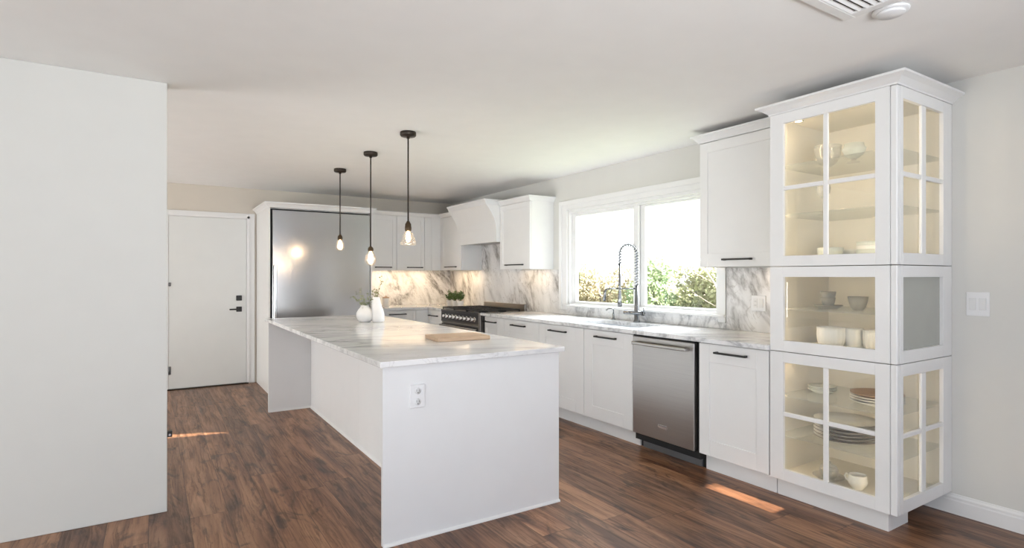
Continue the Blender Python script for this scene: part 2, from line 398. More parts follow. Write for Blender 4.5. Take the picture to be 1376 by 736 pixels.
# window over the sink
wn = struct('window_1', (XW, 3.96, WZ0), label='wide white sliding window over the sink', cat='window')
m = MB(); x0 = XW - .018
m.box(x0, XW, WY1, WY1 + .135, WZ0 - .06, 2.19, .003).box(x0, XW, 2.898, WY0, WZ0 - .06, 2.19, .003).box(x0, XW, WY0, WY1, WZ1, 2.19, .003)
m.box(x0 - .010, x0 - .0005, WY1 + .085, WY1 + .134, WZ0 - .059, 2.139, .003).box(x0 - .010, x0 - .0005, 2.90, WY1 + .134, 2.14, 2.189, .003)
m.build('casing', 'trim', wn)
MB().box(XW - .045, XW + .07, WY0 - .08, WY1 + .06, WZ0 - .016, WZ0 + .004, .004).build('sill', 'trim', wn)
m = MB(); X1 = XW + .1
m.box(XW, X1 + .03, WY1 - .028, WY1, WZ0, WZ1, .002).box(XW, X1 + .03, WY0, WY0 + .028, WZ0, WZ1, .002).box(XW, X1 + .03, WY0 + .028, WY1 - .028, WZ1 - .03, WZ1, .002).box(XW + .02, X1 + .03, WY0 + .028, WY1 - .028, WZ0, WZ0 + .018, .002)
m.box(XW + .035, X1, WY1 - .045, WY1 - .028, WZ0 + .018, WZ1 - .03, .002).box(XW + .035, X1, WY0 + .028, WY1 - .045, WZ1 - .05, WZ1 - .03, .002)
m.build('frame', 'trim', wn)
def sash(name, y0, y1, x, st, st2, zt):
    m = MB(); z0, z1 = WZ0 + .018, WZ1 - .05
    m.box(x, x + .03, y0, y0 + st, z0, z1, .003).box(x, x + .03, y1 - st2, y1, z0, z1, .003).box(x, x + .03, y0 + st, y1 - st2, z0, z0 + .022, .003).box(x, x + .03, y0 + st, y1 - st2, zt, z1, .003)
    s_ = m.build('sash', 'trim', wn)
    MB().box(x + .012, x + .018, y0 + st, y1 - st2, z0 + .022, zt, 0).build('pane', 'pane', s_)
sash('l', 3.915, 4.905, XW + .036, .065, .05, 2.012)
sash('r', 2.998, 3.97, XW + .07, .05, .115, 2.02)
MB().box(XW + .03, XW + .036, 3.925, 3.945, 1.42, 1.50, .002).build('latch', 'plastic', wn)

# ------------------------------------------------------------------ joinery helpers
def front_x(parent, y0, y1, z0, z1, X, st=.1, rail=.1, th=.02, rec=.007, mat='cab', name='door', brail=None):
    """shaker front facing -X; its face is at X"""
    brail = brail or rail; m = MB(); g = .0015; y0 += g; y1 -= g; z0 += g; z1 -= g
    m.box(X, X + th, y0, y0 + st, z0, z1, .0012).box(X, X + th, y1 - st, y1, z0, z1, .0012)
    m.box(X, X + th, y0 + st, y1 - st, z0, z0 + brail, .0012).box(X, X + th, y0 + st, y1 - st, z1 - rail, z1, .0012)
    m.box(X + rec, X + th, y0 + st - .002, y1 - st + .002, z0 + brail - .002, z1 - rail + .002, 0)
    return m.build(name, mat, parent)
def front_y(parent, x0, x1, z0, z1, Y, st=.06, rail=.06, th=.02, rec=.007, mat='cab', name='door'):
    m = MB(); g = .0015; x0 += g; x1 -= g; z0 += g; z1 -= g
    m.box(x0, x0 + st, Y, Y + th, z0, z1, .0012).box(x1 - st, x1, Y, Y + th, z0, z1, .0012)
    m.box(x0 + st, x1 - st, Y, Y + th, z0, z0 + rail, .0012).box(x0 + st, x1 - st, Y, Y + th, z1 - rail, z1, .0012)
    m.box(x0 + st - .002, x1 - st + .002, Y + rec, Y + th, z0 + rail - .002, z1 - rail + .002, 0)
    return m.build(name, mat, parent)
def bar_x(parent, yc, z, X, L=.25, r=.0065):
    m = MB().box(X - .036, X - .024, yc - L / 2, yc + L / 2, z - r, z + r, .002)
    for s in (-1, 1): m.box(X - .026, X, yc + s * (L / 2 - .012) - .007, yc + s * (L / 2 - .012) + .007, z - .0075, z + .0075, .002)
    return m.build('handle', 'black', parent)
def bar_y(parent, xc, z, Y, L=.24, r=.0065):
    m = MB().box(xc - L / 2, xc + L / 2, Y - .036, Y - .024, z - r, z + r, .002)
    for s in (-1, 1): m.box(xc + s * (L / 2 - .012) - .007, xc + s * (L / 2 - .012) + .007, Y - .026, Y, z - .0075, z + .0075, .002)
    return m.build('handle', 'black', parent)

SX0, SX1, SY0, SY1 = 3.345, 3.70, 3.40, 4.15     # cut-out for the sink
CT, CU = .934, .904          # worktop top and underside
FX = 3.22                    # face of base fronts
# ------------------------------------------------------------------ island
t_ = thing('kitchen_island', (1.52, 4.4, 0), 'long white island with panelled ends and open knee space', 'island')
MB().box(.969, 2.072, 2.73, 2.755, 0, CU, .002).build('end_panel', 'island', t_)
MB().box(.969, 2.072, 6.055, 6.08, 0, CU, .002).build('end_panel', 'island', t_)
for a, b in ((2.756, 4.4395), (4.4425, 5.2725), (5.2755, 6.054)): MB().box(1.3785, 1.397, a, b, 0, CU, .001).build('back_panel', 'island', t_)
MB().box(1.398, 2.03, 2.757, 6.053, .1, CU - .001, 0).build('carcass', 'island', t_)
MB().box(1.398, 1.98, 2.757, 6.053, 0, .099, 0).build('plinth', 'island', t_)
def shoe(p0, p1, dirx, diry):
    m = MB(); q = [(0, 0), (.013, 0), (.012, .006), (.008, .011), (0, .014)]
    if diry: m.prism([(p0[1] + diry * a, z) for a, z in q], 0, p0[0], p1[0])
    else: m.prism([(p0[0] + dirx * a, z) for a, z in q], 1, p0[1], p1[1])
    return m.build('shoe_moulding', 'trim', t_)
shoe((.969, 2.73), (2.072, 2.73), 0, -1); shoe((.969, 6.055), (1.3785, 6.055), 0, -1); shoe((1.3785, 2.756), (1.3785, 6.04), -1, 0)
for k in range(5):
    a = 2.76 + k * .658; dd = None
    m = MB().box(2.031, 2.05, a + .002, a + .656, .11, .895, .002); dd = m.build('door', 'island', t_)
tag(MB().box(.946, 2.094, 2.70, 6.11, CU, CT, .003).build('island_worktop', 'counter'), 'white veined marble slab lying on the long island', 'worktop')
# island outlet
t_ = thing('wall_outlet', (1.151, 2.73, .74), 'white double outlet in the end panel of the island', 'outlet')
MB().box(1.109, 1.193, 2.718, 2.73, .68, .80, .003).build('cover_plate', 'plastic', t_)
for z in (.712, .768):
    r_ = MB().lathe((0, 0, 0), [(.0, -.001), (.017, 0), (.017, .003), (.0, .003)], 20)
    bmesh.ops.rotate(r_.bm, verts=r_.bm.verts, matrix=Matrix.Rotation(R(90), 3, 'X')); bmesh.ops.translate(r_.bm, verts=r_.bm.verts, vec=(1.151, 2.718, z))
    o_ = r_.build('socket', 'rock', t_)
    MB().box(1.1435, 1.1455, 2.7135, 2.7152, z - .002, z + .009, 0).box(1.1565, 1.1585, 2.7135, 2.7152, z - .002, z + .008, 0).cyl((1.151, 2.7137, z - .009), (1.151, 2.7152, z - .009), .0028, 10).build('slots', 'slot', o_)

# ------------------------------------------------------------------ base units on the window wall
def base_unit(y0, y1, label, doors, nm='base_cabinet', fill=None):
    t_ = thing(nm, (3.5, (y0 + y1) / 2, 0), label, 'cabinet')
    sunk = y0 < SY1 and y1 > SY0
    m = MB().box(FX + .021, XW - .02, y0 + .001, y1 - .001, .12, .70 if sunk else CU - .002, 0)
    if sunk: m.box(FX + .021, FX + .06, y0 + .001, y1 - .001, .70, CU - .002, 0)
    m.build('carcass', 'cab', t_)
    MB().box(3.30, 3.318, y0, y1, 0, .12, .001).build('plinth', 'cab', t_)
    for a, b, st, hy, hl in doors:
        d = front_x(t_, a, b, .125, .896, FX, st, .125, brail=.108); bar_x(d, hy, .842, FX, hl)
    if fill: MB().box(FX, FX + .02, fill[0], fill[1], .125, .896, .001).build('filler', 'cab', t_)
    return t_
base_unit(2.097, 2.632, 'white base cabinet between steel dishwasher and glass cabinet', [(2.10, 2.63, .085, 2.365, .245)])
base_unit(3.272, 3.881, 'white base cabinet under the sink beside the dishwasher', [(3.274, 3.881, .11, 3.585, .26)])
base_unit(3.883, 4.573, 'white base cabinet second from the dishwasher towards the range', [(3.883, 4.573, .11, 4.25, .265)])
base_unit(4.575, 5.234, 'white base cabinet third from the dishwasher towards the range', [(4.575, 5.234, .1, 4.93, .26)])
base_unit(5.236, 5.655, 'narrow white base cabinet right beside the black range', [(5.362, 5.653, .04, 5.51, .265)], fill=(5.238, 5.36))
# corner drawers and back run
t_ = thing('base_cabinet', (3.5, 7.0, 0), 'white corner base cabinet between range and back wall', 'cabinet')
MB().box(FX + .021, XW - .02, 6.775, 7.84, .12, CU - .002, 0).build('carcass', 'cab', t_)
MB().box(3.30, 3.318, 6.775, 7.30, 0, .12, .001).build('plinth', 'cab', t_)
MB().box(FX, FX + .02, 7.2, 7.235, .125, .896, .001).build('filler', 'cab', t_)
for z0, z1 in ((.69, .896), (.41, .688), (.125, .408)):
    d = front_x(t_, 6.79, 7.20, z0, z1, FX, .04, .04, name='drawer'); bar_x(d, 7.04, z1 - .075, FX, .27)
t_ = thing('base_cabinet', (2.8, 7.55, 0), 'white drawer cabinet against the back wall beside the refrigerator', 'cabinet')
MB().box(2.34, FX + .018, 7.241, YB - .02, .12, CU - .002, 0).build('carcass', 'cab', t_)
MB().box(2.34, 3.298, 7.30, 7.318, 0, .12, .001).build('plinth', 'cab', t_)
for q in ((3.032, 3.218), (2.34, 2.508)): MB().box(*q, 7.22, 7.24, .125, .896, .001).build('filler', 'cab', t_)
for z0, z1 in ((.69, .896), (.41, .688), (.125, .408)):
    d = front_y(t_, 2.51, 3.03, z0, z1, 7.22, .04, .035, name='drawer'); bar_y(d, 2.765, z1 - .05, 7.22, .245)

# worktops
m = MB(); A, B, C_, D = 3.19, 3.879, 2.096, 5.70
pts_o = [(A, C_), (B, C_), (B, D), (A, D)]
def rounded(x0, x1, y0, y1, r, n=5):
    out = []
    for cx, cy, a0 in ((x0 + r, y0 + r, 180), (x1 - r, y0 + r, 270), (x1 - r, y1 - r, 0), (x0 + r, y1 - r, 90)):
        for k in range(n + 1):
            a = R(a0 + 90 * k / n); out.append((cx + r * math.cos(a), cy + r * math.sin(a)))
    return out
def slab_hole(outer, hole, z0, z1):
    m = MB(); bm = m.bm
    for z in (z0, z1):
        vo = [bm.verts.new((*p_, z)) for p_ in outer]; vh = [bm.verts.new((*p_, z)) for p_ in hole]
        es = [bm.edges.new((l[i], l[(i + 1) % len(l)])) for l in (vo, vh) for i in range(len(l))]
        bmesh.ops.triangle_fill(bm, use_beauty=True, edges=es)
        if z == z0: lo = (vo, vh)
        else:
            for a, b in zip(lo, (vo, vh)):
                n = len(a)
                for i in range(n): bm.faces.new((a[i], a[(i + 1) % n], b[(i + 1) % n], b[i]))
    bmesh.ops.recalc_face_normals(bm, faces=bm.faces[:]); return m
tag(slab_hole(pts_o, rounded(SX0, SX1, SY0, SY1, .04), CU, CT).build('worktop', 'counter'), 'long marble worktop under the window holding the sink', 'worktop')
m = MB().prism([(2.338, 7.19), (3.19, 7.19), (3.19, 6.773), (3.879, 6.773), (3.879, 7.869), (2.338, 7.869)], 2, CU, CT)
tag(m.build('worktop', 'counter'), 'short marble worktop in the corner behind the range', 'worktop')
# backsplashes
tag(MB().box(2.338, 3.865, YB - .012, YB - .001, CT + .001, 1.452, 0).build('backsplash', 'splash'), 'veined marble splashback on the back wall beside the refrigerator', 'backsplash')
m = MB().box(XW - .012, XW - .001, 5.09, YB - .013, CT + .001, 1.433, 0).box(XW - .012, XW - .001, 5.87, 6.88, 1.433, 1.80, 0)
tag(m.build('backsplash', 'splash'), 'veined marble splashback rising behind the range up to the hood', 'backsplash')
tag(MB().box(XW - .012, XW - .001, 2.10, 2.89, CT + .001, 1.424, 0).build('backsplash', 'splash'), 'strongly veined marble splashback with outlet beside the glass cabinet', 'backsplash')
tag(MB().box(XW - .014, XW - .001, 2.892, 5.088, CT + .001, WZ0 - .062, .001).box(XW - .014, XW - .001, 2.972, 4.948, WZ0 - .062, WZ0 - .017, 0).build('backsplash', 'counter'), 'low marble strip under the sink window', 'backsplash')

# sink
t_ = thing('kitchen_sink', (3.52, 3.775, .72), 'undermount stainless steel sink sunk in the marble under the window', 'sink')
m = MB(); z0, z1 = .715, CU - .001; bm = m.bm
r0 = rounded(SX0 - .004, SX1 + .004, SY0 - .004, SY1 + .004, .042); r1 = rounded(SX0 + .01, SX1 - .01, SY0 + .01, SY1 - .01, .05)
ro = rounded(SX0 - .02, SX1 + .02, SY0 - .02, SY1 + .02, .05)
m.rings([[(*p_, z1 - .004) for p_ in ro], [(*p_, z1) for p_ in ro], [(*p_, z1) for p_ in r0], [(*p_, z0 + .02) for p_ in r1], [(3.52 + (p_[0] - 3.52) * .9, 3.775 + (p_[1] - 3.775) * .93, z0 + .003) for p_ in r1], [(3.52 + (p_[0] - 3.52) * .2, 3.775 + (p_[1] - 3.775) * .1, z0) for p_ in r1]], False, False)
bm.faces.new(bm.verts[-len(r1):]) if False else None
m.build('basin', 'sinksteel', t_)
m = MB().lathe((3.52, 3.775, z0), [(.0, -.012), (.085, -.01), (.09, .001), (.045, .002), (.043, -.004), (.0, -.004)], 24)
m.build('drain', 'chrome', t_)

# faucet
fx, fy = 3.77, 3.785
t_ = thing('spring_faucet', (fx, fy, CT), 'tall chrome spring-coil faucet standing behind the sink', 'faucet')
MB().lathe((fx, fy, CT), [(.0, .001), (.032, .001), (.032, .01), (.023, .018), (.022, .15), (.019, .16), (.017, .33), (.0, .33)], 24).build('body', 'faucet', t_)
ux, uy = -.15, .065                       # the hose loops over towards the basin
arc = [Vector((fx, fy, CT + .33 + .02 * k)) for k in range(15)]
top = CT + .63; ra = .082
arc += [Vector((fx + ux * (1 - math.cos(a)) / 2, fy + uy * (1 - math.cos(a)) / 2, top + .085 * math.sin(a))) for a in [R(x) for x in range(10, 181, 10)]]
arc += [Vector((fx + ux, fy + uy, top - .025 * k)) for k in range(1, 5)]
MB().tube(arc, .006, 8).build('hose', 'faucet', t_)
L = [0]
for a, b in zip(arc, arc[1:]): L.append(L[-1] + (b - a).length)
def at(s):
    for i in range(len(arc) - 1):
        if s <= L[i + 1] or i == len(arc) - 2:
            k = (s - L[i]) / (L[i + 1] - L[i]); return arc[i].lerp(arc[i + 1], k), (arc[i + 1] - arc[i]).normalized()
side = Vector((uy, -ux, 0)).normalized()
sp = []; turns = int(L[-1] / .026); n = turns * 12
for i in range(n + 1):
    c, d = at(L[-1] * i / n); q = d.cross(side).normalized(); a = 2 * math.pi * i / 12
    sp.append(c + .0165 * (math.cos(a) * side + math.sin(a) * q))
MB().tube(sp, .0036, 6).build('coil_spring', 'coil', t_)
hx_, hy_ = fx + ux, fy + uy
MB().lathe((hx_, hy_, top - .09), [(.0, 0), (.010, 0), (.011, -.22), (.013, -.27), (.019, -.32), (.021, -.385), (.018, -.395), (.0, -.395)], 18).build('spray_head', 'faucet', t_)
MB().cyl((fx, fy, 1.243), (hx_, hy_, 1.243), .0065).lathe((hx_, hy_, 1.233), [(.0125, 0), (.019, .002), (.019, .018), (.0125, .02)], 18, cap=False).build('docking_arm', 'faucet', t_)
ex, ey = fx + ux * 1.68, fy + uy * 1.68
MB().tube([(hx_, hy_, 1.243), (ex, ey, 1.243), (ex - .018, ey + .008, 1.236), (ex - .026, ey + .012, 1.215), (ex - .032, ey + .015, 1.13)], [.0065, .0065, .009, .013, .0135], 12).build('side_spout', 'faucet', t_)
MB().cyl((fx - .005, fy - .07, 1.02), (fx - .03, fy + .13, 1.02), .0185, 18).cyl((fx - .004, fy - .085, 1.02), (fx - .005, fy - .07, 1.02), .023, 18).build('mixer_valve', 'faucet', t_)
MB().cyl((fx - .003, fy - .086, 1.02), (fx - .002, fy - .10, 1.02), .012).cyl((fx - .002, fy - .093, 1.0), (fx - .012, fy - .1, 1.07), .006).build('lever', 'faucet', t_)
t_ = thing('soap_dispenser', (3.80, 4.13, CT), 'small chrome soap dispenser behind the sink', 'dispenser')
MB().lathe((3.80, 4.13, CT), [(.0, .001), (.022, .001), (.022, .008), (.012, .014), (.01, .06), (.0, .06)], 18).build('base', 'faucet', t_)
MB().tube([(3.80, 4.13, .99), (3.80, 4.13, 1.03), (3.79, 4.135, 1.045), (3.745, 4.15, 1.04), (3.73, 4.155, 1.025)], .006, 8).build('spout', 'faucet', t_)

# dishwasher
t_ = thing('dishwasher', (3.5, 2.96, 0), 'stainless steel dishwasher with bar handle under the worktop', 'dishwasher')
MB().box(3.245, XW - .03, 2.640, 3.268, .07, CU - .003, 0).build('body', 'dark', t_)
d = MB().box(3.205, 3.243, 2.66, 3.262, .128, .888, .004).build('door', 'steel', t_)
MB().box(3.213, 3.243, 2.66, 3.262, .8885, .899, .001).build('top_gap_shade', 'dark', t_)  # near-black strip painted in as the shaded gap above the door
m = MB().box(3.158, 3.176, 2.70, 3.235, .826, .850, .006)
for y in (2.712, 3.223): m.box(3.17, 3.206, y - .012, y + .012, .828, .848, .003)
m.build('handle', 'steel', d)
MB().box(3.2025, 3.206, 2.907, 2.995, .222, .248, .001).build('badge', 'chrome', d)
m = MB()
for k in range(9): m.box(3.2015, 3.2026, 2.915 + k * .0085, 2.9195 + k * .0085, .2385, .2435, 0)
m.build('badge_lettering', 'greytoe', d)
MB().box(3.295, 3.312, 2.665, 3.235, .003, .118, .001).build('toe_panel', 'greytoe', t_)
MB().box(3.313, 3.32, 2.634, 3.27, 0, .118, 0).build('toe_gap_shade', 'dark', t_)  # near-black sheet standing in for the shade in the toe gaps

# range
t_ = thing('gas_range', (3.5, 6.235, 0), 'wide black gas range with chrome knobs and iron grates', 'range')
y0, y1 = 5.70, 6.768
MB().box(3.235, XW - .03, y0 + .003, y1, .1, .90, .002).build('body', 'rangeblk', t_)
m = MB()
for x in (3.30, 3.8):
    for y in (y0 + .06, y1 - .06): MB().cyl((x, y, 0), (x, y, .1), .02).build('leg', 'greytoe', t_)
m.prism([(3.198, .905), (3.198, .79), (3.192, .775), (3.235, .775), (3.235, .905)], 1, y0 + .055, y1 - .002)
m.build('control_panel', 'rangeblk', t_)
MB().box(3.19, 3.235, y0 + .003, y0 + .054, .1, .93, .002).build('side_trim', 'steel', t_)
m = MB().box(3.19, 3.84, y0 + .055, y1, .906, .926, .005); m.build('cooktop', 'rangeblk', t_)
for k in range(9):
    y = 6.62 - k * .0975
    kb = MB().cyl((3.197, y, .847), (3.186, y, .847), .027, 20).cyl((3.186, y, .847), (3.152, y, .847), .0205, 20, .018)
    kb.box(3.146, 3.153, y - .003, y + .003, .832, .864, .001)
    kb.build('knob', 'knob', t_)
d = MB().box(3.20, 3.234, y0 + .06, y1 - .004, .17, .745, .004).build('oven_door', 'rangeblk', t_)
m = MB().cyl((3.165, y0 + .08, .728), (3.165, y1 - .03, .728), .013)
for y in (y0 + .12, y1 - .08): m.cyl((3.165, y, .728), (3.2, y, .728), .009)
m.build('handle', 'steel', d)
MB().box(3.197, 3.201, y0 + .2, y1 - .15, .30, .62, .002).build('window_glass', 'dark', d)
MB().box(3.205, 3.234, y0 + .055, y1 - .002, .753, .77, .002).build('vent_trim', 'steel', t_)
for cx in (3.36, 3.62):
    for k in range(3):
        cy = y0 + .22 + k * .335
        MB().lathe((cx, cy, .926), [(.0, 0), (.05, 0), (.05, .01), (.035, .012), (.035, .02), (.0, .022)], 20).build('burner', 'iron', t_)
for k in range(3):
    a = y0 + .06 + k * .337; b = a + .33; m = MB(); z0, z1 = .942, .958
    for x in (3.215, 3.475, 3.49, 3.765): m.box(x, x + .014, a, b, z0, z1, .003)
    for y in (a, a + .1, a + .22, b - .014): m.box(3.215, 3.779, y, y + .014, z0, z1, .003)
    for cx in (3.36, 3.62):
        cy = y0 + .22 + k * .335
        for q in range(4):
            an = R(45 + 90 * q); m.tube([(cx + .03 * math.cos(an), cy + .03 * math.sin(an), .956), (cx + .11 * math.cos(an), cy + .11 * math.sin(an), .953)], .006, 6)
    for x in (3.222, 3.772):
        for y in (a + .007, b - .007): m.cyl((x, y, .926), (x, y, .944), .008, 8)
    m.build('grate', 'iron', t_)
MB().box(3.842, 3.862, y0 + .055, y1, .906, 1.012, .003).build('backguard', 'steel', t_)

# ------------------------------------------------------------------ upper cabinets
UB, UT = 1.437, 2.205
CP = lambda z, h, o: [(0, z), (.006, z), (.008, z + h * .15), (o * .55, z + h * .55), (o * .85, z + h * .72), (o, z + h * .78), (o, z + h), (0, z + h)]
def upper_y(x0, x1, dx0, dx1, label, hx):
    t_ = thing('wall_cabinet', ((x0 + x1) / 2, 7.7, UB), label, 'cabinet')
    MB().box(x0, x1, 7.561, YB - .001, UB + .022, UT, .001).build('carcass', 'cab', t_)
    d = front_y(t_, dx0, dx1, UB + .003, UT - .004, 7.54, .055, .06, .02, .006); bar_y(d, hx, 1.481, 7.54)
    return t_
u1 = upper_y(2.34, 2.8765, 2.515, 2.875, 'white wall cabinet touching the refrigerator surround', 2.68)
MB().box(2.34, 2.513, 7.54, 7.56, UB + .003, UT - .004, .001).build('filler', 'cab', u1)
upper_y(2.878, 3.30, 2.879, 3.299, 'white wall cabinet on the back wall next to the corner', 3.145)
t_ = thing('wall_cabinet', (3.7, 7.4, UB), 'white corner wall cabinet tucked beside the range hood', 'cabinet')
MB().box(3.571, XW - .001, 6.882, 7.559, UB + .022, UT, .001).box(3.302, XW - .001, 7.561, YB - .001, UB + .022, UT, .001).box(3.571, XW - .014, 6.882, 6.898, UB + .003, UB + .0215, 0).build('carcass', 'cab', t_)
for q in ((3.302, 3.408, 7.54, 7.56), (3.411, 3.548, 7.54, 7.56), (3.55, 3.57, 7.512, 7.56)): MB().box(*q, UB + .003, UT - .004, .001).build('filler', 'cab', t_)
d = front_x(t_, 6.884, 7.51, UB + .003, UT - .004, 3.55, .06, .06, .02, .006); bar_x(d, 7.18, 1.487, 3.55, .34)
struct('trim_1', None, MB().crown([(2.34, 7.54), (3.55, 7.54), (3.55, 6.886)], CP(UT - .002, .056, .042), 1), 'trim', 'white crown moulding over the cabinets in the corner', 'moulding')
t_ = thing('wall_cabinet', (3.72, 5.54, UB), 'white wall cabinet between range hood and window', 'cabinet')
MB().box(3.571, XW - .001, 5.233, 5.858, UB + .022, UT, 0).box(3.571, XW - .001, 5.215, 5.2325, UB, UT, .001).build('carcass', 'cab', t_)
d = front_x(t_, 5.217, 5.858, UB + .002, UT - .004, 3.55, .06, .06, .02, .006); bar_x(d, 5.52, 1.489, 3.55, .37)
MB().crown([(3.55, 5.856), (3.55, 5.215), (XW, 5.215)], CP(UT - .002, .058, .045), 1).build('crown', 'trim', t_)
t_ = thing('wall_cabinet', (3.72, 2.5, 1.42), 'tall white wall cabinet between window and glass cabinet', 'cabinet')
MB().box(3.571, XW - .02, 2.10, 2.877, 1.447, 2.375, 0).box(3.571, XW - .02, 2.8775, 2.895, 1.425, 2.375, .001).build('carcass', 'cab', t_)
d = front_x(t_, 2.215, 2.893, 1.427, 2.371, 3.55, .07, .075, .02, .007, brail=.1); bar_x(d, 2.554, 1.481, 3.55, .24)
MB().box(3.55, 3.57, 2.10, 2.213, 1.427, 2.371, .001).build('filler', 'cab', t_)
MB().crown([(3.55, 2.10), (3.55, 2.895), (XW, 2.895)], CP(2.373, .058, .05), -1).build('crown', 'trim', t_)
# hood
t_ = thing('range_hood', (3.6, 6.37, 1.775), 'white coved range hood above the black range', 'hood')
hp = [(3.50, 1.775)] + [(3.50 - .135 * (k / 8) ** 1.8, 1.93 + .285 * k / 8) for k in range(9)] + [(XW - .001, 2.215), (XW - .001, 1.80), (3.56, 1.80), (3.56, 1.775)]
MB().prism(hp, 1, 5.864, 6.876).build('shell', 'cab', t_)
MB().crown([(3.365, 6.876), (3.365, 5.864)], CP(2.2155, .07, .035), 1).box(3.365, XW, 5.864, 6.876, 2.2155, 2.2855, .001).build('crown', 'trim', t_)
i_ = MB().box(3.565, XW - .02, 5.90, 6.85, 1.783, 1.799, .002).build('vent_insert', 'steel', t_)
for y in (6.1, 6.6): MB().cyl((3.70, y, 1.783), (3.70, y, 1.780), .018).build('lamp', 'chrome', i_)

# refrigerator and its surround
t_ = thing('refrigerator_surround', (1.74, 7.4, 0), 'white cabinet surround framing the wide steel refrigerator', 'cabinet')
MB().box(1.118, 1.136, 6.97, YB - .001, 0, 2.155, .0015).build('side_panel', 'cab', t_)
MB().box(2.315, 2.337, 6.97, YB - .001, 0, 2.155, .0015).build('side_panel', 'cab', t_)
MB().box(1.137, 2.314, 7.03, YB - .001, 2.145, 2.155, 0).build('top_panel', 'cab', t_)
MB().crown([(1.118, YB - .002), (1.118, 6.97), (2.337, 6.97), (2.337, 7.45)], CP(2.153, .06, .045), 1).box(1.118, 2.337, 6.97, YB - .002, 2.156, 2.21, .001).build('crown', 'trim', t_)
t_ = thing('refrigerator', (1.73, 7.4, 0), 'wide brushed steel refrigerator with a vertical bar handle', 'refrigerator')
MB().box(1.142, 2.308, 7.03, YB - .02, .1, 2.138, 0).build('body', 'dark', t_)
d = MB().box(1.160, 2.306, 6.966, 7.029, .12, 2.124, .004).build('door', 'fridge_steel', t_)
m = MB().box(1.166, 1.200, 6.905, 6.925, .55, 1.485, .004)
for z in (.6, 1.43): m.box(1.173, 1.193, 6.92, 6.967, z - .015, z + .015, .002)
m.build('handle', 'chrome', d)
MB().box(1.142, 2.308, 7.02, 7.04, 0, .1, 0).build('toe_grille', 'greytoe', t_)

